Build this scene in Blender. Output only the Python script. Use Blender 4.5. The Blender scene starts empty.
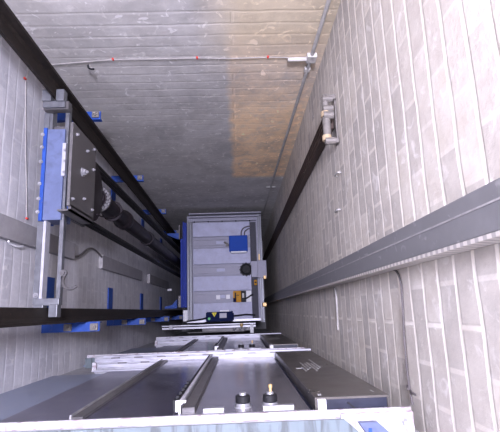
import bpy, bmesh, math, random
from mathutils import Vector, Matrix
random.seed(7)
S = 1.3                      # builder's units -> metres
C = bpy.context.scene.collection
PI = math.pi

# ------------------------------------------------------------------ materials
def new_mat(name):
    m = bpy.data.materials.new(name); m.use_nodes = True
    nt = m.node_tree; nt.nodes.clear()
    o = nt.nodes.new('ShaderNodeOutputMaterial'); b = nt.nodes.new('ShaderNodeBsdfPrincipled')
    nt.links.new(b.outputs[0], o.inputs[0])
    return m, nt, b
def node(nt, t, **kw):
    n = nt.nodes.new(t)
    for k, v in kw.items():
        if k in n.inputs.keys(): n.inputs[k].default_value = v
        else: setattr(n, k, v)
    return n
def mixc(nt, fac, a, b, mode='MIX'):
    n = nt.nodes.new('ShaderNodeMix'); n.data_type = 'RGBA'; n.blend_type = mode
    for sock, val in ((n.inputs[0], fac), (n.inputs[6], a), (n.inputs[7], b)):
        if hasattr(val, 'links') or isinstance(val, bpy.types.NodeSocket): nt.links.new(val, sock)
        else: sock.default_value = val if not isinstance(val, tuple) or len(val) == 4 else (*val, 1)
    return n.outputs[2]
def ramp(nt, inp, a, b, lo=(0, 0, 0, 1), hi=(1, 1, 1, 1)):
    r = nt.nodes.new('ShaderNodeValToRGB'); nt.links.new(inp, r.inputs[0])
    r.color_ramp.elements[0].position = a; r.color_ramp.elements[1].position = b
    r.color_ramp.elements[0].color = lo; r.color_ramp.elements[1].color = hi
    return r.outputs[0]
def maprange(nt, inp, a, b, c=0., d=1.):
    n = nt.nodes.new('ShaderNodeMapRange'); nt.links.new(inp, n.inputs[0])
    for i, v in enumerate((a, b, c, d)): n.inputs[i + 1].default_value = v
    return n.outputs[0]
def mathn(nt, op, a, b):
    n = nt.nodes.new('ShaderNodeMath'); n.operation = op
    for i, v in enumerate((a, b)):
        if isinstance(v, bpy.types.NodeSocket): nt.links.new(v, n.inputs[i])
        else: n.inputs[i].default_value = v
    return n.outputs[0]

def brick_mat(name, axis, c1, c2, mortar, smear=(.80, .78, .74), smear_amt=.5, shift=(0, 0), stain=None, bump=.4):
    m, nt, b = new_mat(name)
    tc = node(nt, 'ShaderNodeTexCoord'); sp = node(nt, 'ShaderNodeSeparateXYZ'); nt.links.new(tc.outputs['Object'], sp.inputs[0])
    wob = node(nt, 'ShaderNodeTexNoise', Scale=3.2, Detail=2.); nt.links.new(tc.outputs['Object'], wob.inputs[0])
    w = maprange(nt, wob.outputs[0], 0, 1, -.015, .015)
    cb = node(nt, 'ShaderNodeCombineXYZ')
    nt.links.new(mathn(nt, 'ADD', sp.outputs[axis], shift[0]), cb.inputs[0])
    nt.links.new(mathn(nt, 'ADD', mathn(nt, 'ADD', sp.outputs['Z'], w), shift[1]), cb.inputs[1])
    br = node(nt, 'ShaderNodeTexBrick'); nt.links.new(cb.outputs[0], br.inputs['Vector'])
    br.inputs['Scale'].default_value = 1.; br.inputs['Brick Width'].default_value = .27; br.inputs['Row Height'].default_value = .1235
    br.inputs['Mortar Size'].default_value = .0105; br.inputs['Mortar Smooth'].default_value = .5; br.inputs['Bias'].default_value = 0.
    br.inputs['Color1'].default_value = (*c1, 1); br.inputs['Color2'].default_value = (*c2, 1); br.inputs['Mortar'].default_value = (*mortar, 1)
    bt = node(nt, 'ShaderNodeTexBrick'); nt.links.new(cb.outputs[0], bt.inputs['Vector'])
    for k_, v_ in (('Scale', 1.), ('Brick Width', 60.), ('Row Height', .1235), ('Mortar Size', .013), ('Mortar Smooth', .6)): bt.inputs[k_].default_value = v_
    br.inputs['Mortar'].default_value = (*[(a_ + b_) / 2 * .6 + .4 * c_ for a_, b_, c_ in zip(c1, c2, mortar)], 1)
    nm_ = node(nt, 'ShaderNodeTexNoise', Scale=5., Detail=4., Roughness=.7); nt.links.new(tc.outputs['Object'], nm_.inputs[0])
    base = mixc(nt, mathn(nt, 'MULTIPLY', bt.outputs['Fac'], maprange(nt, nm_.outputs[0], .35, .6, .25, 1.)), br.outputs[0], mortar)
    n1 = node(nt, 'ShaderNodeTexNoise', Scale=9., Detail=6., Roughness=.7); nt.links.new(tc.outputs['Object'], n1.inputs[0])
    col = mixc(nt, .55, base, ramp(nt, n1.outputs[0], .3, .75, (.36, .36, .36, 1), (.64, .64, .64, 1)), 'OVERLAY')
    n2 = node(nt, 'ShaderNodeTexNoise', Scale=1.7, Detail=3.); nt.links.new(tc.outputs['Object'], n2.inputs[0])
    col = mixc(nt, .55, col, ramp(nt, n2.outputs[0], .35, .7, (.42, .42, .43, 1), (.58, .575, .57, 1)), 'OVERLAY')
    # plaster smears
    n3 = node(nt, 'ShaderNodeTexNoise', Scale=11., Detail=4., Roughness=.6, Distortion=1.2); nt.links.new(tc.outputs['Object'], n3.inputs[0])
    col = mixc(nt, mathn(nt, 'MULTIPLY', ramp(nt, n3.outputs[0], .58, .70), smear_amt), col, smear)
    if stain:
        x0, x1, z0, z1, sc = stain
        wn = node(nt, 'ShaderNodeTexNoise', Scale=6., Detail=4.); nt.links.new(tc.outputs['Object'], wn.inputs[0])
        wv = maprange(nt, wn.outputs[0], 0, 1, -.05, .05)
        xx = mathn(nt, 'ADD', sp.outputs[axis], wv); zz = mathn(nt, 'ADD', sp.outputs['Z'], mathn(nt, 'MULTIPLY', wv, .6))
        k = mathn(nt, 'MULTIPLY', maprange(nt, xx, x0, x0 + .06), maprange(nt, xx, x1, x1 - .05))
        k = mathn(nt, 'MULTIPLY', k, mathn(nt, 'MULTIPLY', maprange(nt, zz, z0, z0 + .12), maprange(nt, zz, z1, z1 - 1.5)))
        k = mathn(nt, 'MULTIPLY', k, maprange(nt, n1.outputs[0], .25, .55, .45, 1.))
        # whiter limewash clouds, and a warmer tint higher up on the same side as the patch
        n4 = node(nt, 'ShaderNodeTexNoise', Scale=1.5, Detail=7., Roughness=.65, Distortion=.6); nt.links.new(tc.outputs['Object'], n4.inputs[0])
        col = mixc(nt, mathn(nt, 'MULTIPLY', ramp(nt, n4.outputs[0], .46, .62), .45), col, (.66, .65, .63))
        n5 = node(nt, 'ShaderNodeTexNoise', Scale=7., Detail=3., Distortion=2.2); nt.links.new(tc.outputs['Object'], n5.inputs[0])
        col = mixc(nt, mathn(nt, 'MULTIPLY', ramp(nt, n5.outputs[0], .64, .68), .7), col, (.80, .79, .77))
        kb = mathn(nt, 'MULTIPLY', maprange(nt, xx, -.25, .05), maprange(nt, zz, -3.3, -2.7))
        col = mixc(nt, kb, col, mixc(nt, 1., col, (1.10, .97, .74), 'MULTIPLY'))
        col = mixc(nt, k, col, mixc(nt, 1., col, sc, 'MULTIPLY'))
    nt.links.new(col, b.inputs['Base Color']); b.inputs['Roughness'].default_value = .85
    bp = node(nt, 'ShaderNodeBump', Strength=bump, Distance=.012)
    h = mathn(nt, 'ADD', mathn(nt, 'MULTIPLY', bt.outputs['Fac'], -.5), mathn(nt, 'MULTIPLY', n1.outputs[0], .9))
    nt.links.new(h, bp.inputs['Height']); nt.links.new(bp.outputs[0], b.inputs['Normal'])
    return m

def surf(name, col, rough=.5, metal=0., var=.25, scale=14., dirt=None, dirt_lo=.58, dirt_hi=.68, dirt_amt=.8, stretch=(1, 1, 1), bump=0., spec=.3):
    m, nt, b = new_mat(name)
    tc = node(nt, 'ShaderNodeTexCoord'); mp = node(nt, 'ShaderNodeMapping'); nt.links.new(tc.outputs['Object'], mp.inputs[0])
    mp.inputs['Scale'].default_value = stretch
    n = node(nt, 'ShaderNodeTexNoise', Scale=scale, Detail=5., Roughness=.65); nt.links.new(mp.outputs[0], n.inputs[0])
    lo = tuple(c * (1 - var) for c in col); hi = tuple(min(1, c * (1 + var)) for c in col)
    c = ramp(nt, n.outputs[0], .3, .7, (*lo, 1), (*hi, 1))
    if dirt:
        n2 = node(nt, 'ShaderNodeTexNoise', Scale=scale * 1.7, Detail=4., Distortion=.8); nt.links.new(mp.outputs[0], n2.inputs[0])
        c = mixc(nt, mathn(nt, 'MULTIPLY', ramp(nt, n2.outputs[0], dirt_lo, dirt_hi), dirt_amt), c, dirt)
    nt.links.new(c, b.inputs['Base Color'])
    b.inputs['Metallic'].default_value = metal; b.inputs['Specular IOR Level'].default_value = spec
    nt.links.new(maprange(nt, n.outputs[0], .2, .8, max(.05, rough - .1), min(1, rough + .12)), b.inputs['Roughness'])
    if bump:
        bp = node(nt, 'ShaderNodeBump', Strength=bump, Distance=.004); nt.links.new(n.outputs[0], bp.inputs['Height']); nt.links.new(bp.outputs[0], b.inputs['Normal'])
    return m

M = {}
M['brick_r'] = brick_mat('brick_right', 'Y', (.60, .56, .49), (.46, .43, .385), (.78, .74, .66), shift=(.07, .02))
M['brick_l'] = brick_mat('brick_left', 'Y', (.59, .585, .61), (.51, .505, .53), (.64, .64, .66), shift=(.02, .05), bump=.25)
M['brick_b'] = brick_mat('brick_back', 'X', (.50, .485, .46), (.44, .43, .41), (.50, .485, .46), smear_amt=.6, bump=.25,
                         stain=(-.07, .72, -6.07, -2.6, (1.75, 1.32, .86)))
M['brick_f'] = brick_mat('brick_front', 'X', (.40, .40, .42), (.36, .36, .38), (.5, .5, .5))
M['concrete'] = surf('concrete', (.25, .25, .25), .9, 0, .2, 5.)
M['rail'] = surf('greasy_rail_steel', (.022, .018, .016), .6, .1, .5, 30., (.05, .034, .026), .6, .72, .6, spec=.15)
M['duct_r'] = surf('grey_trunking', (.185, .185, .19), .5, .1, .1, 12., (.33, .33, .33), .63, .7, .5)
M['duct_l'] = surf('dull_trunking', (.31, .30, .31), .6, .1, .15, 10.)
M['duct_end'] = surf('pale_trunking_end', (.32, .31, .31), .7)
M['duct_b'] = surf('brown_trunking', (.075, .052, .042), .55, .1, .3, 20., stretch=(1, 1, .1))
M['galv'] = surf('galvanised_steel', (.55, .55, .60), .42, .35, .14, 18.)
M['galv_dull'] = surf('dull_steel', (.33, .33, .35), .45, .5, .2, 18.)
M['roof'] = surf('silver_roof_paint', (.36, .37, .48), .5, .12, .16, 7., (.28, .28, .33), .55, .75, .5)
M['roof_rib'] = surf('grey_roof_rib', (.25, .25, .30), .5, .2, .12, 9.)
M['dark_plate'] = surf('grey_plate', (.115, .11, .112), .42, .35, .18, 16.)
M['bar'] = surf('frame_steel', (.15, .155, .17), .4, .45, .2, 16.)
M['bar_pale'] = surf('pale_strip', (.40, .40, .44), .5, .1, .1, 16.)
M['blue'] = surf('blue_paint', (.016, .06, .28), .55, 0, .2, 12., (.16, .13, .15), .66, .74, .5)
M['blue_deep'] = surf('deep_blue_paint', (.010, .032, .26), .6, 0, .15, 10.)
M['blue_pale'] = surf('pale_sheen_blue_paint', (.105, .13, .235), .5, .0, .14, 9., (.07, .085, .15), .5, .72, .7)  # box beam's glossy sheen painted in as a paler blue
M['blue_box'] = surf('blue_plastic', (.02, .07, .36), .6, 0, .06, spec=.1)
M['navy'] = surf('navy_case', (.006, .012, .055), .65, 0, .1, spec=.08)
M['sill_metal'] = surf('worn_sill_metal', (.38, .38, .43), .45, .3, .25, 9., (.17, .16, .2), .56, .7, .7, stretch=(.4, 2, 1))
M['channel'] = surf('dark_channel_paint', (.075, .075, .09), .6, 0, .1, spec=.1)
M['bush'] = surf('worn_brass_bush', (.40, .31, .20), .5, .1)
M['white'] = surf('white_paint', (.78, .78, .80), .45, 0, .05)
M['yellow'] = surf('yellow_paint', (.50, .23, .002), .6, 0, .1)
M['warn'] = surf('warning_yellow', (.75, .65, .03), .5, 0, .03)
M['green'] = surf('green_button', (.05, .5, .12), .4, 0, .03)
M['tan'] = surf('tan_brass', (.62, .42, .18), .4, .3, .1)
M['black'] = surf('black_rubber', (.01, .01, .012), .6, 0, .2)
M['ram'] = surf('ram_steel', (.018, .014, .017), .5, .2, .4, 9., spec=.2)
M['ram_flange'] = surf('machined_flange', (.16, .155, .16), .35, .6, .2)
M['rope'] = surf('wire_rope', (.016, .015, .015), .55, .3, .3, 40., stretch=(1, 1, .4))
M['lip'] = surf('rusty_galvanised_lip', (.52, .51, .54), .5, .15, .10, 12., (.24, .17, .19), .50, .60, .75)
M['header_plate'] = surf('streaked_header_plate', (.13, .16, .175), .5, .1, .1, 9., (.06, .065, .065), .50, .62, .75, stretch=(2.2, .35, 1))
M['panel_a'] = surf('dark_door_sheet', (.12, .115, .155), .17, .55, .18, 3., (.075, .07, .10), .5, .7, .6)
M['panel_b'] = surf('grey_door_sheet', (.25, .24, .26), .16, .55, .12, 3., (.17, .16, .18), .52, .72, .6)
M['jamb'] = surf('blue_grey_sheet', (.25, .285, .38), .4, .15, .1, 4.)
M['jamb_dark'] = surf('dark_grey_sheet', (.17, .17, .22), .35, .3, .14, 4.)
M['cover'] = surf('brown_black_sheet', (.105, .096, .088), .32, .3, .2, 5., (.13, .12, .115), .58, .72, .5)
M['cover_in'] = surf('blue_black_shade', (.016, .018, .035), .4)
M['scratch'] = surf('scraped_metal', (.42, .42, .42), .5, .2)
M['pvc'] = surf('grey_pvc', (.40, .39, .37), .5)
M['pvc_pale'] = surf('pale_pvc', (.52, .50, .47), .5)
M['cable'] = surf('grey_cable', (.10, .09, .09), .6)
M['cable_pale'] = surf('pale_cable', (.42, .40, .38), .6)
M['red'] = surf('red_tie', (.5, .05, .035), .5)
M['cast'] = surf('cast_zinc', (.19, .175, .16), .55, .2, .2, 30.)

# slotted trunking edge: a row of stamped slots along its height
def slot_mat():
    m, nt, b = new_mat('slotted_edge')
    tc = node(nt, 'ShaderNodeTexCoord'); sp = node(nt, 'ShaderNodeSeparateXYZ'); nt.links.new(tc.outputs['Object'], sp.inputs[0])
    t = mathn(nt, 'ADD', mathn(nt, 'MULTIPLY', sp.outputs['Z'], 26.), mathn(nt, 'MULTIPLY', sp.outputs['X'], 12.))
    f = mathn(nt, 'FRACT', t, 0.)
    nt.links.new(mixc(nt, ramp(nt, f, .42, .5), (.34, .32, .30), (.56, .53, .49)), b.inputs['Base Color'])
    b.inputs['Roughness'].default_value = .5
    return m
M['slots'] = slot_mat()

# ------------------------------------------------------------------ mesh helpers (units, y = into the picture, d = depth below the camera)
class MB:
    def __init__(self): self.bm = bmesh.new()
    def box(self, x0, x1, y0, y1, d0, d1, bev=0.):
        x0, x1 = sorted((x0, x1)); y0, y1 = sorted((y0, y1)); d0, d1 = sorted((d0, d1))
        r = bmesh.ops.create_cube(self.bm, size=1.)
        vs = r['verts']
        for v in vs:
            v.co = Vector((x0 + (v.co.x + .5) * (x1 - x0), y0 + (v.co.y + .5) * (y1 - y0), -d1 + (v.co.z + .5) * (d1 - d0)))
        if bev:
            es = list({e for v in vs for e in v.link_edges})
            bmesh.ops.bevel(self.bm, geom=es, offset=bev, segments=2, affect='EDGES', profile=.5)
        return self
    def prism(self, pts, d0, d1):           # polygon in plan, extruded in depth
        lo = [self.bm.verts.new((x, y, -d1)) for x, y in pts]; hi = [self.bm.verts.new((x, y, -d0)) for x, y in pts]
        n = len(pts); self.bm.faces.new(lo); self.bm.faces.new(hi)
        for i in range(n): self.bm.faces.new((lo[i], lo[(i + 1) % n], hi[(i + 1) % n], hi[i]))
        return self
    def lathe(self, c, axis, prof, seg=28):   # prof: (offset along the axis, radius)
        c = Vector(c); a = Vector(axis).normalized()
        u = a.orthogonal().normalized(); w = a.cross(u)
        rings = []
        for t, r in prof:
            rings.append([self.bm.verts.new(c + a * t + (u * math.cos(2 * PI * k / seg) + w * math.sin(2 * PI * k / seg)) * max(r, 1e-5)) for k in range(seg)])
        for A, B in zip(rings, rings[1:]):
            for k in range(seg): self.bm.faces.new((A[k], A[(k + 1) % seg], B[(k + 1) % seg], B[k]))
        self.bm.faces.new(rings[0]); self.bm.faces.new(rings[-1])
        return self
    def cyl(self, p0, p1, r, seg=16):
        p0, p1 = Vector(p0), Vector(p1)
        return self.lathe(p0, p1 - p0, [(0, r), ((p1 - p0).length, r)], seg)
    def tube(self, pts, r, seg=8):
        pts = [Vector(p) for p in pts]
        if len(pts) > 2:                       # smooth the path
            for _ in range(2):
                q = [pts[0]]
                for a, b in zip(pts, pts[1:]): q += [a * .75 + b * .25, a * .25 + b * .75]
                pts = q + [pts[-1]]
        rings = []; up = None
        for i, p in enumerate(pts):
            t = (pts[min(i + 1, len(pts) - 1)] - pts[max(i - 1, 0)]).normalized()
            up = t.orthogonal().normalized() if up is None else (up - t * up.dot(t)).normalized()
            w = t.cross(up)
            rings.append([self.bm.verts.new(p + (up * math.cos(2 * PI * k / seg) + w * math.sin(2 * PI * k / seg)) * r) for k in range(seg)])
        for A, B in zip(rings, rings[1:]):
            for k in range(seg): self.bm.faces.new((A[k], A[(k + 1) % seg], B[(k + 1) % seg], B[k]))
        self.bm.faces.new(rings[0]); self.bm.faces.new(rings[-1])
        return self
    def build(self, name, mat, parent=None, smooth=False, label=None):
        bm = self.bm
        bmesh.ops.recalc_face_normals(bm, faces=bm.faces)
        org = world_loc(parent) if parent else Vector((0, 0, 0))
        for v in bm.verts: v.co = v.co * S - org
        if smooth:
            for f in bm.faces: f.smooth = len(f.verts) == 4
        me = bpy.data.meshes.new(name); bm.to_mesh(me); bm.free()
        me.materials.append(M[mat])
        if smooth:
            try: me.set_sharp_from_angle(angle=.7)
            except Exception: pass
        o = bpy.data.objects.new(name, me); C.objects.link(o)
        if parent: o.parent = parent
        if label: o['label'] = label
        return o
def world_loc(o):
    v = Vector((0, 0, 0))
    while o: v += o.location; o = o.parent
    return v
def tag(o, label, cat, group=None):
    o['label'] = label; o['category'] = cat
    if group: o['group'] = group
    return o
def thing(name, label, cat, at, group=None):
    o = bpy.data.objects.new(name, None); C.objects.link(o); o.empty_display_size = .1
    o.location = Vector((at[0], at[1], -at[2])) * S
    return tag(o, label, cat, group)
def copy_tree(o, parent=None):
    c = o.copy(); C.objects.link(c)
    if parent: c.parent = parent
    for ch in [k for k in o.children]: copy_tree(ch, c)
    return c
def struct(o): o['kind'] = 'structure'; return o

# ------------------------------------------------------------------ the shaft
XL, XR, YB, YF = -1.15, .51, 1.40, -.36
TOP, BOT = -3.6, 9.2
G = .002                     # fixings stop this far short of the masonry
struct(MB().box(XR, XR + .12, YF - .12, YB + .12, TOP, BOT).build('wall_right', 'brick_r'))
struct(MB().box(XL - .12, XL, YF - .12, YB + .12, TOP, BOT).build('wall_left', 'brick_l'))
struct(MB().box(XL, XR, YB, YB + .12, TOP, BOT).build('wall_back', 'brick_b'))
struct(MB().box(XL, XR, YF - .12, YF, TOP, BOT).build('wall_front', 'brick_f'))
struct(MB().box(XL - .12, XR + .12, YF - .12, YB + .12, BOT, BOT + .1).build('floor', 'concrete'))
struct(MB().box(XL - .12, XR + .12, YF - .12, YB + .12, TOP - .1, TOP).build('ceiling', 'concrete'))

# ------------------------------------------------------------------ guide rails on the left
def guide_rail(x, yf, yt, label, lean=0.):
    t = thing('guide_rail', label, 'rail', (x, yf, BOT), 'dark guide rails'); t.rotation_euler.x = lean
    s = 1 if yt > yf else -1
    MB().box(x - .05, x + .05, yf, yf + s * .014, -2.0, BOT - .02).build('flange', 'rail', t)
    m = MB().prism([(x - .014, yf + s * .014), (x + .014, yf + s * .014), (x + .008, yf + s * .03), (x + .008, yt), (x - .008, yt), (x - .008, yf + s * .03)], -2.0, BOT)
    m.build('blade', 'rail', t)
    return t
guide_rail(-.955, 1.225 - .02 * 6.7, 1.14 - .02 * 6.7, 'dark steel guide rail running down the corner by the back wall', -.02)
guide_rail(-.93, -.032, .045, 'dark steel guide rail nearest the landing doors, running flat across the left')

def rail_bracket(sgn, yf, xe, label, group):
    """angle arm out of the left wall that carries a guide rail; sgn +1: arm lies behind the rail on its +y side"""
    t = thing('rail_bracket', label, 'bracket', (XL + G, yf, 2.72), group)
    a, b = yf, yf + sgn * .055
    m = MB().box(XL + G, xe, a, b, 2.70, 2.708); m.box(XL + G, xe, a, a + sgn * .008, 2.708, 2.74); m.build('arm', 'blue', t)
    y0 = yf - sgn * .055; y1 = yf - sgn * .27
    MB().box(XL + G, XL + .012, y0, y1, 2.70, 2.83).build('wall_plate', 'blue', t)
    for x in (xe - .18, xe - .03):
        c = MB().box(x - .022, x + .022, yf + sgn * .01, yf + sgn * .05, 2.685, 2.70, .003)
        c.lathe((x, yf + sgn * .03, -2.685), (0, 0, 1), [(0, .014), (.012, .014), (.012, .007), (.022, .007)], 6)
        c.build('clip', 'cast', t)
    return t
W = ['topmost', 'second', 'third', 'lowest']
for sgn, yf, where in ((1, 1.225, 'on the rail beside the back wall'), (-1, -.032, 'under the rail near the landing doors')):
    p = rail_bracket(sgn, yf, -.855 if sgn > 0 else -.815, '', 'blue rail brackets')
    for i in range(4):
        o = p if i == 0 else copy_tree(p)
        o.location.z -= i * 1.30 * S; o.location.y -= (i * .026 * S if sgn > 0 else 0)
        o['label'] = '%s blue bolted bracket %s' % (W[i], where)

# ------------------------------------------------------------------ crosshead running between the two rails
ch = thing('crosshead_frame', 'blue and grey steel crosshead frame hung between the two dark left rails', 'frame', (-.94, .62, 2.42))
def sk(x, y): return x + .022
def bar(x0, x1, y0, y1, d0, d1): return MB().prism([(sk(x0, y0), y0), (sk(x1, y0), y0), (sk(x1, y1), y1), (sk(x0, y1), y1)], d0, d1)
def hexbolt(c, axis, r, parent, mat='galv_dull', name='bolt'):
    MB().lathe(c, axis, [(0, r), (r * .7, r), (r * .7, r * .6), (r * 1.5, r * .6)], 6).build(name, mat, parent)
bar(-1.052, -1.024, .06, 1.13, 2.30, 2.335).build('side_bar', 'bar', ch)
bar(-1.024, -1.010, .06, .52, 2.305, 2.36).build('edge_strip', 'bar_pale', ch)
bar(-1.024, -1.008, .98, 1.13, 2.305, 2.36).build('edge_strip', 'bar', ch)
bar(-.938, -.918, .06, 1.13, 2.30, 2.335).build('side_bar', 'bar', ch)
bar(-1.030, -.930, .49, .985, 2.285, 2.42).build('box_beam', 'blue_pale', ch)
bar(-1.040, -1.022, .485, .99, 2.275, 2.43).build('beam_edge', 'blue', ch)
bar(-.934, -.916, .72, .90, 2.27, 2.30).build('edge_strip', 'bar_pale', ch)
bar(-.908, -.868, .545, .74, 2.31, 2.41).build('gusset', 'blue', ch)
bar(-1.026, -.936, .985, 1.02, 2.33, 2.40).build('cross_tie', 'dark_plate', ch)
bar(-1.04, -.908, 1.085, 1.132, 2.255, 2.30).build('end_cap', 'dark_plate', ch)
for s_, yb, yt, xc in ((1, 1.125, 1.185, -.955), (-1, .056, .0, -.93)):
    g = MB().box(xc - .06, xc + .055, yb, yb - s_ * .035, 2.235, 2.28, .003)
    g.box(xc - .06, xc - .013, yb - s_ * .005, yt, 2.22, 2.27, .003).box(xc + .013, xc + .055, yb - s_ * .005, yt, 2.22, 2.27, .003)
    g.build('guide_shoe', 'bar', ch)
for y in (.53, .60, .68, .80, .88, .95): hexbolt((sk(-1.042, y), y, -2.275), (0, 0, 1), .010, ch)
for y in (.74, .80, .86): hexbolt((sk(-.92, y), y, -2.27), (0, 0, 1), .008, ch)
bar(-.950, -.925, .06, .085, 2.25, 2.30).build('shoe_block', 'galv_dull', ch)
MB().tube([(-.875, .20, -2.29), (-.868, .17, -2.25), (-.855, .14, -2.24), (-.82, .13, -2.24), (-.795, .145, -2.24)], .008).build('oiler_arm', 'dark_plate', ch, smooth=True)
MB().lathe((-.876, .215, -2.29), (0, 0, 1), [(0, .017), (.015, .017), (.015, .009), (.025, .009)], 12).build('oiler', 'dark_plate', ch)
hexbolt((sk(-1.036, .11), .11, -2.30), (0, 0, 1), .014, ch)
MB().prism([(-.80, .52), (-.814, .52), (-.814, .945), (-.80, .945)], 2.11, 2.47).build('sheave_plate', 'dark_plate', ch)
MB().prism([(-.912, .52), (-.926, .52), (-.926, .945), (-.912, .945)], 2.43, 2.66).build('sheave_plate', 'dark_plate', ch)
MB().box(-.865, -.80, .500, .508, 2.13, 2.47).box(-.814, -.80, .50, .53, 2.13, 2.47).build('base_angle', 'dark_plate', ch)
MB().lathe((-.80, .735, -2.265), (1, 0, 0), [(0, .026), (.006, .026), (.006, .017), (.02, .017), (.02, .008), (.032, .008)], 6).build('axle_nut', 'galv_dull', ch)
for y, d in ((.56, 2.14), (.90, 2.16), (.60, 2.30), (.87, 2.32), (.57, 2.43), (.92, 2.43), (.80, 2.43)): hexbolt((-.80, y, -d), (1, 0, 0), .009, ch)
MB().lathe((-.902, .705, -2.50), (1, 0, 0), [(0, .18), (.004, .18), (.006, .17), (.026, .17), (.029, .178), (.032, .17), (.052, .17), (.055, .178), (.058, .17), (.078, .17), (.080, .18), (.084, .18)], 40).build('sheave', 'ram', ch, smooth=True)

# ropes: two bundles, one either side of the ram
def ropes(y, label, names):
    for k in range(3):
        x = -.886 + k * .026
        o = MB().tube([(x, y, -2.50), (x, y, -BOT + G)], .0095, 8).build('hoist_rope', 'rope', None, smooth=True)
        tag(o, names[k] + label, 'rope', 'dark hoist ropes' + label)
nm = ('left dark steel hoist rope of three', 'middle dark steel hoist rope of three', 'right dark steel hoist rope of three')
ropes(.8856, ' on the back wall side of the ram', nm)
ropes(.5244, ' on the landing door side of the ram', nm)

# hydraulic ram
rm = thing('hydraulic_ram', 'dark hydraulic ram with a bolted flange below the blue crosshead', 'ram', (-.855, .70, BOT))
X0, Y0 = -.864, .705
MB().lathe((X0, Y0, -2.74), (0, 0, 1), [(0, .055), (.0, .072), (.028, .072), (.028, .055), (.045, .05), (.05, .05)], 32).build('head', 'ram', rm, smooth=True)
m = MB().lathe((X0, Y0, -2.74), (0, 0, 1), [(0, .05), (0, .083), (.02, .083), (.02, .05)], 40)
fl = m.build('flange', 'ram_flange', rm)
for k in range(20):
    a = 2 * PI * k / 20
    MB().lathe((X0 + .072 * math.cos(a), Y0 + .072 * math.sin(a), -2.72), (0, 0, 1), [(0, .010), (.016, .010)], 6).build('bolt', 'ram_flange', fl)
MB().lathe((X0, Y0, -3.35), (0, 0, 1), [(0, .058), (.61, .058)], 32).build('piston', 'ram', rm, smooth=True)
MB().lathe((X0, Y0, -3.4), (0, 0, 1), [(-.02, .06), (.0, .072), (.06, .072), (.09, .055)], 32).build('collar', 'ram', rm, smooth=True)
m = MB().lathe((X0, Y0, -BOT + G), (0, 0, 1), [(G, .12), (.1, .12), (.1, .056), (BOT - 4.3, .056), (BOT - 4.3, .066), (BOT - 4.22, .066), (BOT - 4.22, .058), (BOT - 3.42, .058)], 32)
m.build('cylinder_tube', 'ram', rm, smooth=True)
m = MB().lathe((X0, Y0, -3.06), (0, 0, 1), [(0, .058), (0, .072), (.008, .072), (.008, .058)], 32)
m.tube([(X0 + .072, Y0, -3.06), (X0 + .07, .62, -2.9), (-.80, .57, -2.62), (-.79, .56, -2.50)], .004)
m.build('hoop', 'ram', rm, smooth=True)

# ------------------------------------------------------------------ trunking
def trunk_left(d0, d1, label):
    t = thing('cable_trunking', label, 'trunking', (XL + G, .44, d1), 'grey trunking on the left wall')
    MB().box(XL + G, XL + .035, .38, .49, d0 + .004, d1, .003).build('body', 'duct_l', t)
    MB().box(XL + G, XL + .034, .381, .489, d0, d0 + .004).build('end_face', 'duct_end', t)
trunk_left(-.9, 3.09, 'grey trunking on the left wall, long length nearest the camera')
trunk_left(3.72, 5.25, 'grey trunking on the left wall, middle length past the gap')
trunk_left(5.70, 7.2, 'grey trunking on the left wall, deepest length')
o = MB().tube([(-1.125, .40, -3.10), (-1.13, .43, -3.25), (-1.135, .50, -3.4), (-1.135, .52, -3.55), (-1.12, .47, -3.708)], .007).build('cable', 'cable', None, True)
tag(o, 'short grey cable bridging two lengths of left wall trunking', 'cable')
o = MB().tube([(-1.12, .371, -2.2), (-1.128, .365, -2.22), (-1.125, .355, -2.3), (-1.13, .372, -2.37)], .0045).build('cable', 'white', None, True)
tag(o, 'stub of white cable poking from the grey left wall trunking', 'cable')

t = thing('cable_trunking', 'wide grey metal trunking crossing the bright right wall', 'trunking', (XR - G, .16, 8.8))
MB().box(0.455, XR - G, .122, .212, -.9, 8.8, .003).build('body', 'duct_r', t)
MB().box(.4545, XR - G, .113, .122, -.9, 8.8).build('slotted_edge', 'slots', t, label='pale slotted edge')
MB().box(.4535, .4555, .174, .178, -.9, 8.8).build('cover_seam', 'duct_end', t)

t = thing('cable_trunking', 'dark brown ribbed trunking near the back right corner', 'trunking', (XR - G, .96, 8.8))
m = MB().box(.472, XR - G, .895, .992, 2.14, 8.8, .002)
m.build('body', 'duct_b', t)
for y in (.905, .933, .961, .984): MB().box(.466, .474, y - .004, y + .004, 2.15, 8.8).build('ridge', 'duct_b', t)
t = thing('trunking_clamp', 'pale cast clamp at the top end of the brown trunking', 'clamp', (XR - G, .92, 2.15))
m = MB().box(.500, XR - G, .79, 1.05, 2.075, 2.115, .003)
for y in (1.03, .80): m.box(.462, XR - G, y - .012, y + .012, 2.06, 2.095, .004)
m.build('plate', 'cast', t)
for y, r in ((1.02, .016), (.97, .018), (.935, .02), (.80, .018)):
    MB().lathe((.44, y, -2.07), (1, 0, 0), [(0, r), (.05, r)], 10).build('bolt', 'cast', t)
MB().lathe((.455, .965, -2.08), (0, 1, 0), [(-.02, .014), (.06, .02), (.08, .014)], 12).build('spindle', 'cast', t)
MB().lathe((.455, .80, -2.08), (0, 1, 0), [(.02, .018), (.05, .02), (.12, .02), (.145, .017)], 14).build('roller', 'cast', t, True)
for y in (.805, .93): MB().lathe((.452, y, -2.08), (0, 1, 0), [(0, .023), (.026, .023)], 14).build('bush', 'bush', t)

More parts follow.
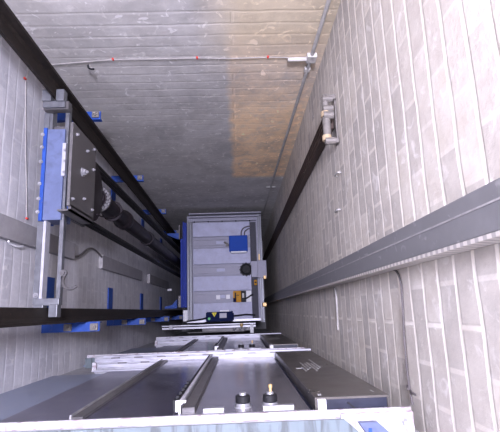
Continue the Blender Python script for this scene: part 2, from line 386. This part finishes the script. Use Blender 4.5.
# ------------------------------------------------------------------ pipe, strings and small wires
t = thing('conduit_pipe', 'thin grey conduit pipe running down the back wall near its right corner', 'pipe', (.38, YB - G - G, 6.6))
MB().tube([(.485, 1.385, .6), (.449, 1.385, -1.83), (.435, 1.385, -2.62), (.404, 1.385, -4.21), (.374, 1.385, -6.6)], .011).build('pipe', 'pvc', t, True)
MB().box(.415, .47, 1.37, YB - G, 2.26, 2.33, .004).build('clamp', 'pvc_pale', t); MB().box(.42, .455, 1.375, YB - G, 2.40, 2.44, .004).build('clamp', 'pvc_pale', t)
MB().tube([(.42, 1.385, -2.305), (.31, 1.384, -2.305)], .012).build('stub', 'pvc_pale', t, True)
MB().box(.345, .45, 1.388, YB - G, 5.02, 5.06).build('strap', 'pvc', t)
t = thing('string_line', 'thin pale cable with red ties strung round the back and left walls', 'cable', (-.3, YB - G, 2.3))
pts = [(.31, 1.395, -2.305), (.2, 1.393, -2.29), (0, 1.393, -2.30), (-.2, 1.393, -2.285), (-.45, 1.393, -2.29), (-.67, 1.393, -2.285), (-.95, 1.393, -2.32), (-1.1, 1.39, -2.33)]
pts += [(-1.142, 1.36, -2.32), (-1.143, 1.286, -2.29), (-1.143, 1.1, -2.32), (-1.143, .9, -2.35), (-1.143, .7, -2.39), (-1.143, .53, -2.42)]
MB().tube(pts, .0022, 6).build('line', 'cable_pale', t, True)
m_pts = [(-.667, 1.392, -2.285), (-.2, 1.392, -2.285), (.197, 1.392, -2.29), (-1.142, 1.286, -2.285), (-1.142, .53, -2.42)]
for p in m_pts:
    MB().lathe((p[0], p[1], p[2] - .008), (0, 0, 1), [(0, .006), (.016, .006)], 8).build('tie', 'red', t, label='red tie')
o = MB().tube([(-.818, 1.388, -2.325), (-.818, 1.37, -2.33), (-.80, 1.36, -2.33), (-.79, 1.37, -2.345)], .005).build('hook', 'black', None, True)
tag(o, 'small black hook in the back wall beside the pale cable', 'hook')

t = thing('wire', 'thin grey wire hanging below the right wall trunking, tied near its lower end', 'cable', (XR - G, -.1, 1.42))
MB().tube([(.505, .12, -1.48), (.503, .105, -1.42), (.505, .06, -1.405), (.505, .017, -1.41), (.505, -.1, -1.43), (.505, -.222, -1.432), (.505, -.29, -1.415)], .0036, 6).build('lead', 'cable', t, True)
m = MB().tube([(.505, -.25, -1.42), (.50, -.252, -1.40), (.505, -.256, -1.38)], .003, 6); m.tube([(.504, -.24, -1.44), (.50, -.246, -1.425)], .0042, 6); m.build('tie', 'cable', t, True)
o = MB().tube([(.505, .12, -2.47), (.503, .11, -2.41), (.505, .085, -2.375), (.505, 0., -2.38), (.505, -.113, -2.395)], .0045, 6).build('wire', 'pvc', None, True)
tag(o, 'fainter thin wire deeper down the right wall under the trunking', 'cable')
for y, d, w_ in ((.646, 2.157, 'nearer the brown trunking'), (.474, 2.216, 'nearer the grey trunking')):
    o = MB().tube([(.508, y, -d), (.492, y, -d), (.490, y - .002, -d + .07), (.508, y - .002, -d + .07)], .005, 6).build('wall_staple', 'pvc', None, True)
    tag(o, 'small metal staple in the right wall, the one ' + w_, 'staple', 'staples in the right wall')

# ------------------------------------------------------------------ landing doors, seen from inside the shaft
def landing_door(label, group):
    t = thing('landing_door', label, 'door', (-.2, -.30, 2.95), group)
    MB().box(-1.10, .459, -.272, -.292, 1.30, 1.314, .002).build('header_lip', 'lip', t, label='white rust-spotted ledge')
    MB().prism([(-1.10, -.289), (.268, -.289), (.345, -.358), (-1.10, -.358)], 1.268, 1.276).build('header_plate', 'header_plate', t)
    MB().box(-1.10, .455, -.292, -.358, 1.30, 1.35).build('header_box', 'galv_dull', t)
    m = MB().box(.262, .459, -.280, -.358, 1.286, 1.30, .002)
    m.build('end_plate', 'lip', t)
    m = MB().lathe((.432, -.305, -1.286), (0, 0, 1), [(0, .012), (.004, .012), (.004, .007), (.014, .007)], 6); m.build('end_bolt', 'galv_dull', t)
    m = MB().prism([(.305, -.298), (.355, -.298), (.42, -.358), (.345, -.358)], 1.262, 1.284)
    m.build('clip', 'blue_pale', t, label='blue clip at the header end')
    MB().box(.328, .336, -.312, -.345, 1.258, 1.264).build('clip_slot', 'blue', t)
    # panels
    MB().box(XL + G, -.815, -.348, -.358, 1.38, 2.905).build('jamb_sheet', 'jamb', t)
    MB().box(-.815, -.485, -.335, -.345, 1.38, 2.905).build('jamb_return', 'jamb_dark', t)
    a = MB().box(-.487, -.178, -.285, -.312, 1.37, 2.90).build('door_panel', 'panel_a', t)
    MB().box(-.489, -.484, -.272, -.285, 1.37, 2.90).build('stile', 'galv_dull', a); MB().box(-.484, -.452, -.278, -.285, 1.37, 2.90).build('edge_channel', 'dark_plate', a)
    b = MB().box(-.178, .192, -.282, -.310, 1.37, 2.90).build('door_panel', 'panel_b', t)
    m = MB().box(-.187, -.181, -.254, -.285, 1.40, 2.90); m.box(-.181, -.176, -.254, -.262, 1.40, 2.90)
    m.build('stile', 'galv', b)
    m = MB().box(-.176, -.140, -.270, -.283, 1.40, 2.90); m.build('edge_channel', 'dark_plate', b)
    m = MB().box(-.199, -.187, -.258, -.283, 1.40, 2.90)
    for k in range(12):
        d = 1.42 + k * .035; m.box(-.206, -.197, -.252 - .006 * (k % 2), -.283, d, d + .02)
    m.build('seal', 'black', b)
    MB().prism([(-.195, -.250), (-.165, -.250), (-.165, -.256), (-.188, -.256), (-.188, -.28), (-.195, -.28)], 1.395, 1.41).build('stile_cap', 'white', b)
    for x in (.001, .083):
        r = MB().lathe((x, -.282, -1.435), (0, 1, 0), [(0, .019), (.006, .019), (.006, .012), (.011, .017), (.015, .022), (.032, .022), (.035, .019), (.035, .010), (.039, .008)], 24).build('roller', 'black', b, True)
        MB().lathe((x, -.282, -1.435), (0, 1, 0), [(0.034, .011), (.041, .0105), (.042, .008)], 16).build('roller_cap', 'galv_dull', r, True)
        MB().lathe((x, -.282, -1.435), (0, 1, 0), [(0.0, .026), (.005, .026), (.005, .0215), (.0125, .0215)], 24).build('roller_base', 'galv_dull', r, True)
        if x > .05: MB().lathe((x + .002, -.243, -1.435), (0, 1, 0), [(-.004, .004), (.014, .004), (.014, .006), (.022, .006), (.024, .002)], 10).build('pin', 'tan', r, True)
    MB().box(-.115, -.055, -.275, -.283, 1.40, 1.42).box(.06, .15, -.274, -.283, 1.40, 1.42).build('top_strip', 'galv_dull', b)
    # sill
    s = MB().box(-.905, .435, -.245, -.358, 2.925, 2.955).build('sill', 'galv_dull', t)
    for x0, y0, y1, d in ((-.848, -.244, -.254, 2.91), (-.892, -.261, -.283, 2.905), (-.88, -.292, -.312, 2.905), (-.915, -.326, -.334, 2.90)):
        MB().box(x0, .435, y0, y1, d, 2.926).build('sill_track', 'sill_metal', s)
    for k in range(9):
        x = -.80 + k * .14
        MB().box(x, x + .05, -.254, -.262, 2.908, 2.926).build('sill_clip', 'dark_plate', s); MB().box(x + .04, x + .09, -.283, -.293, 2.907, 2.926).build('sill_clip', 'dark_plate', s)
    MB().box(-.912, -.890, -.28, -.33, 2.90, 2.95).build('end_cap', 'lip', s)
    MB().box(-.9, .43, -.335, -.358, 2.955, 3.30).build('apron', 'dark_plate', t)
    return t
d1 = landing_door('topmost landing door with two rollers and a white rust-spotted header ledge', 'landing doors')
d2 = copy_tree(d1); d2.location.z -= 2.07 * S
d2['label'] = 'lower landing door, half hidden below the bright sill of the one above'

def casing(label):
    t = thing('cover_casing', label, 'casing', (.31, -.30, 2.86), 'dark casings beside the landing doors')
    MB().box(.207, .422, -.250, -.256, 1.365, 2.85).build('front_sheet', 'cover', t)
    m = MB().box(.207, .213, -.256, -.34, 1.365, 2.85).box(.416, .422, -.256, -.358, 1.365, 2.85); m.build('side_sheet', 'cover', t)
    MB().box(.213, .416, -.256, -.358, 1.372, 1.40).build('shade_inset', 'cover_in', t)  # near-black inset painted for the shade inside the open casing top
    MB().prism([(.30, -.268), (.304, -.266), (.345, -.30), (.341, -.302)], 1.366, 1.372).build('wire', 'black', t)
    MB().box(.214, .238, -.254, -.31, 1.356, 1.372, .002).build('tab', 'white', t, label='white tab')
    for i in range(6):
        x = .262 + i * .015; z = 1.93 + (i * 37 % 11) * .012
        MB().box(x, x + .006, -.2492, -.2502, z, z + .14 + (i * 53 % 7) * .03).build('scrape', 'scratch', t)
    for x, z, w, h in ((.235, 2.02, .025, .025), (.39, 1.42, .004, .03), (.222, 1.40, .01, .02)): MB().box(x, x + w, -.2492, -.2502, z, z + h).build('scrape', 'scratch', t)
    MB().box(.194, .207, -.29, -.30, 1.38, 2.85).build('gap_shade', 'cover_in', t)  # dark strip painted for the shaded recess beside the door panel
    return t
c1 = casing('near dark casing with scraped face right of the topmost landing door')
c2 = copy_tree(c1); c2.location.z -= 2.07 * S; c2['label'] = 'deeper dark casing right of the lower landing door'

# ------------------------------------------------------------------ the lift car
car = thing('lift_car', 'lift car with silver ribbed roof, seen from above at the bottom of the shaft', 'lift car', (-.2, .6, 8.1))
D = 6.13
m = MB().box(-.70, .30, -.11, -.09, D + .03, 8.1).box(-.70, .30, 1.29, 1.31, D + .03, 8.1).box(-.70, -.68, -.1, 1.3, D + .03, 8.1).box(.28, .30, -.1, 1.3, D + .03, 8.1).box(-.70, .30, -.11, 1.31, 8.06, 8.1)
m.build('body', 'galv_dull', car)
MB().box(-.70, .30, -.11, 1.31, D + .01, D + .03).build('roof', 'roof_rib', car)
for y0, y1 in ((1.01, 1.205), (.632, .846), (.274, .470), (-.10, .117)):
    MB().box(-.615, .165, y0, y1, D - .03, D + .01, .004).build('roof_panel', 'roof', car)
for yc in (.928, .551, .196):
    m = MB().box(-.615, .165, yc - .068, yc + .068, D - .01, D + .01)
    m.box(-.615, .165, yc + .036, yc + .042, D - .03, D).box(-.615, .165, yc - .042, yc - .036, D - .03, D)
    r = m.build('roof_rib', 'roof_rib', car)
    m = MB().box(-.30, -.19, yc - .02, yc + .02, D - .016, D - .01); m.build('patch', 'roof', r)
MB().box(-.685, -.665, -.095, 1.22, D - .09, D + .01).box(-.66, -.628, -.095, 1.22, D - .07, D + .01).build('edge_beam', 'bar', car)
m = MB().box(-.665, .325, 1.315, 1.33, D - .09, D + .01).box(-.665, .32, 1.275, 1.287, D - .06, D + .01).box(-.65, .26, 1.222, 1.236, D - .05, D + .01)
m.build('rear_beam', 'roof_rib', car)
for k in range(5): MB().box(-.60 + k * .19, -.585 + k * .19, 1.213, 1.223, D - .06, D).build('rear_clip', 'black', car)
m = MB().box(.166, .248, -.10, 1.195, D - .05, D + .01, .003); m.build('cable_channel', 'channel', car)
m = MB().box(.275, .289, -.15, 1.30, D - .09, D + .02).box(.300, .322, -.15, 1.30, D - .06, D + .02)
m.build('side_rail', 'bar', car)
m = MB().box(.167, .25, .435, .65, D - .09, D - .05, .003).box(.25, .37, .425, .655, D - .11, D - .09, .003)
m.build('shoe_plate', 'roof_rib', car)
MB().box(.325, .36, .405, .45, D - .12, D - .08, .004).build('lamp_lug', 'tan', car)
MB().box(.27, .285, .66, .74, D - .11, D - .09).build('lamp_lug', 'tan', car)
MB().box(.30, .355, .045, .10, D - .10, D - .05, .008).build('lamp_lug', 'tan', car)
MB().box(.20, .236, .33, .40, D - .09, D - .05, .004).build('yellow_switch', 'yellow', car)
MB().box(.206, .230, .355, .375, D - .096, D - .09).build('switch_mark', 'black', car)
j = MB().box(-.122, .128, .785, 1.0, D - .14, D - .03, .012).build('junction_box', 'blue_box', car)
MB().box(-.10, .11, .765, .787, D - .13, D - .04, .004).build('label_strip', 'white', j)
for i in range(2):
    x = .045 + i * .045
    MB().tube([(x, .995, -D + .08), (x, 1.06, -D + .08), (x + .03, 1.11 - i * .03, -D + .07), (.14, 1.135 - i * .035, -D + .06), (.18, 1.135 - i * .035, -D + .05)], .008).build('lead', 'cable', j, True)
m = MB().box(-.17, -.12, .87, .90, D - .06, D - .01).tube([(-.19, .93, -D + .04), (-.15, .90, -D + .05), (-.12, .88, -D + .06)], .012)
m.build('gland', 'cast', j)
m = MB().lathe((.10, .545, -D), (0, 0, 1), [(0, .085), (.04, .085), (.04, .07), (.07, .07), (.08, .055), (.08, .03), (.10, .03)], 20)
for k in range(12):
    a = 2 * PI * k / 12; m.box(.10 + .085 * math.cos(a) - .008, .10 + .085 * math.cos(a) + .008, .545 + .085 * math.sin(a) - .008, .545 + .085 * math.sin(a) + .008, D - .06, D)
m.build('fan', 'black', car)
for y0 in (-.312, -.18): MB().box(y0, y0 + .052, .163, .218, D - .02, D - .009).build('white_tile', 'white', car)
j = MB().box(-.085, .02, .116, .262, D - .09, D - .01, .004).build('stop_box', 'yellow', car, label='yellow and black stop box')
m = MB().box(.02, .085, .116, .262, D - .085, D - .01, .004).box(-.065, -.045, .15, .24, D - .094, D - .09).box(-.04, -.005, .20, .21, D - .094, D - .09); m.build('black_side', 'black', j)
MB().box(-.085, -.045, .118, .17, D - .094, D - .088).build('blue_mark', 'navy', j)
MB().box(.035, .06, .17, .23, D - .09, D - .084).build('knob', 'pvc_pale', j)
MB().box(.09, .155, .116, .262, D - .04, D - .009).build('white_tile', 'white', car)
MB().tube([(.06, .16, -D + .09), (.10, .165, -D + .08), (.15, .20, -D + .06), (.18, .21, -D + .05)], .010).build('lead', 'black', car, True)
j = MB().box(-.432, -.095, -.125, .0, D - .16, D - .02, .006).build('door_drive', 'navy', car, label='dark navy drive box with a yellow warning triangle')
MB().prism([(-.366, -.01), (-.30, -.01), (-.333, -.065)], D - .166, D - .158).build('warning_triangle', 'warn', j)
MB().prism([(-.3365, -.018), (-.3295, -.018), (-.3315, -.044), (-.3345, -.044)], D - .169, D - .1655).build('warning_mark', 'black', j)
MB().lathe((-.40, -.085, -D + .158), (0, 0, 1), [(0, .017), (.01, .017)], 14).build('green_lamp', 'green', j)
MB().box(-.265, -.175, -.08, -.02, D - .165, D - .158).build('rating_label', 'bar_pale', j)
MB().box(-.265, -.145, .0, .02, D - .07, D - .02).build('terminal', 'white', j)
m = MB().box(-.445, -.43, -.12, -.01, D - .12, D - .04).box(-.097, -.082, -.11, -.02, D - .12, D - .04).tube([(-.12, -.02, -D + .13), (-.10, -.0, -D + .14)], .012); m.build('end_flange', 'navy', j)
MB().box(-.75, -.66, -.11, .035, D - .05, D, .003).build('corner_plate', 'white', car, label='white corner plate')
m = MB().tube([(-.70, -.11, -D + .07), (-.6, -.10, -D + .08), (-.50, -.09, -D + .09), (-.43, -.07, -D + .1)], .011)
m.build('cable', 'black', car, True); m = MB().tube([(-.74, -.13, -D + .07), (-.60, -.15, -D + .08), (-.45, -.14, -D + .09), (-.38, -.10, -D + .1)], .011)
m.build('cable', 'black', car, True); m = MB().tube([(-.09, -.06, -D + .08), (0, -.055, -D + .07), (.08, -.045, -D + .07), (.2, -.06, -D + .06)], .011)
m.build('cable', 'black', car, True)
# door gear on the car's front edge
op = MB().box(-.70, .27, -.10, -.13, D - .06, D + .05).box(-1.03, .20, -.158, -.170, D - .05, D + .02).box(-1.02, .20, -.185, -.207, D - .06, D + .02).build('door_track', 'galv', car)
m = MB().box(-.93, -.88, -.15, -.21, D - .075, D - .03, .003); m.build('track_block', 'galv_dull', op)
m = MB().box(-.5, .16, -.215, -.25, D - .03, D + .05).box(-.70, .05, -.255, -.262, D, D + .05); m.build('track_lower', 'dark_plate', op)
for x in (-.08, .0, .06): MB().lathe((x, -.215, -D + .04), (0, -1, 0), [(0, .02), (.02, .02), (.03, .012)], 14).build('track_wheel', 'galv_dull', op, True)
MB().lathe((.014, -.16, -D + .06), (0, -1, 0), [(0, .022), (.03, .022), (.045, .014)], 14).build('amber_buffer', 'tan', car, True)
MB().box(.126, .172, -.175, -.285, D - .07, D - .03, .003).build('white_post', 'white', car)
# blue cantilever sling to the left of the car
sl = MB().box(-.775, -.750, .07, .98, D - .10, 8.0).box(-.750, -.735, .07, 1.22, D - .07, 8.0).box(-.735, -.70, .07, 1.21, D - .05, 8.0).build('sling', 'blue_deep', car)
m = MB().prism([(-.80, .17), (-.80, .06), (-.95, .06), (-.95, .085), (-.86, .10)], D - .3, D - .2)
m.build('shoe_arm', 'blue', sl); m = MB().prism([(-.80, .98), (-.80, 1.06), (-.955, 1.06), (-.955, 1.04), (-.83, .985)], D - .09, D); m.build('shoe_arm', 'blue', sl)
MB().box(-.80, -.785, .98, 1.17, D - .10, D - .04).build('packing', 'dark_plate', sl); MB().box(-.80, -.77, .075, .22, D - .13, D - .10).build('packing', 'dark_plate', sl)

o = MB().box(XL + G, -1.08, .35, .385, 7.30, 7.36, .004).build('wall_tag', 'white')
tag(o, 'small white fitting low on the left wall in the dark beside the ram', 'fitting')

# ------------------------------------------------------------------ light, world, camera
def lamp(name, kind, loc, power, col, size=.1, rot=None, **kw):
    l = bpy.data.lights.new(name, kind); l.energy = power; l.color = col
    if kind == 'POINT': l.shadow_soft_size = size
    if kind == 'AREA': l.size = size
    if kind == 'SPOT': l.shadow_soft_size = size; l.spot_size = kw.get('cone', 1.2); l.spot_blend = kw.get('blend', .6)
    o = bpy.data.objects.new(name, l); C.objects.link(o); o.location = Vector((loc[0], loc[1], -loc[2])) * S
    if rot: o.rotation_euler = rot
    return o
lamp('shaft_top_lamp', 'AREA', (.05, .42, -1.9), 570, (.79, .77, 1.), .5)
lamp('near_lamp', 'POINT', (.22, .38, -.68), 44, (1., .93, .81), .08)

w = bpy.data.worlds.new('world'); bpy.context.scene.world = w; w.use_nodes = True
w.node_tree.nodes['Background'].inputs[0].default_value = (.5, .5, .6, 1); w.node_tree.nodes['Background'].inputs[1].default_value = .05

cd = bpy.data.cameras.new('camera'); cam = bpy.data.objects.new('camera', cd); C.objects.link(cam)
cd.sensor_fit = 'HORIZONTAL'; cd.sensor_width = 36.; cd.lens = 36. * 450 / 500; cd.clip_start = .02
down = Vector((-10, -95, -450)).normalized()
xa = Vector((1, .028, 0)); xa.z = -(down.x + down.y * .028) / down.z; xa.normalize()
za = -down; ya = za.cross(xa)
R = Matrix((xa, ya, za))                       # rows: the world's axes in camera space
cam.matrix_world = R.to_4x4()
bpy.context.scene.camera = cam
vs = bpy.context.scene.view_settings
vs.view_transform = 'Standard'; vs.look = 'None'; vs.gamma = 1.; vs.use_curve_mapping = False; vs.exposure = .10
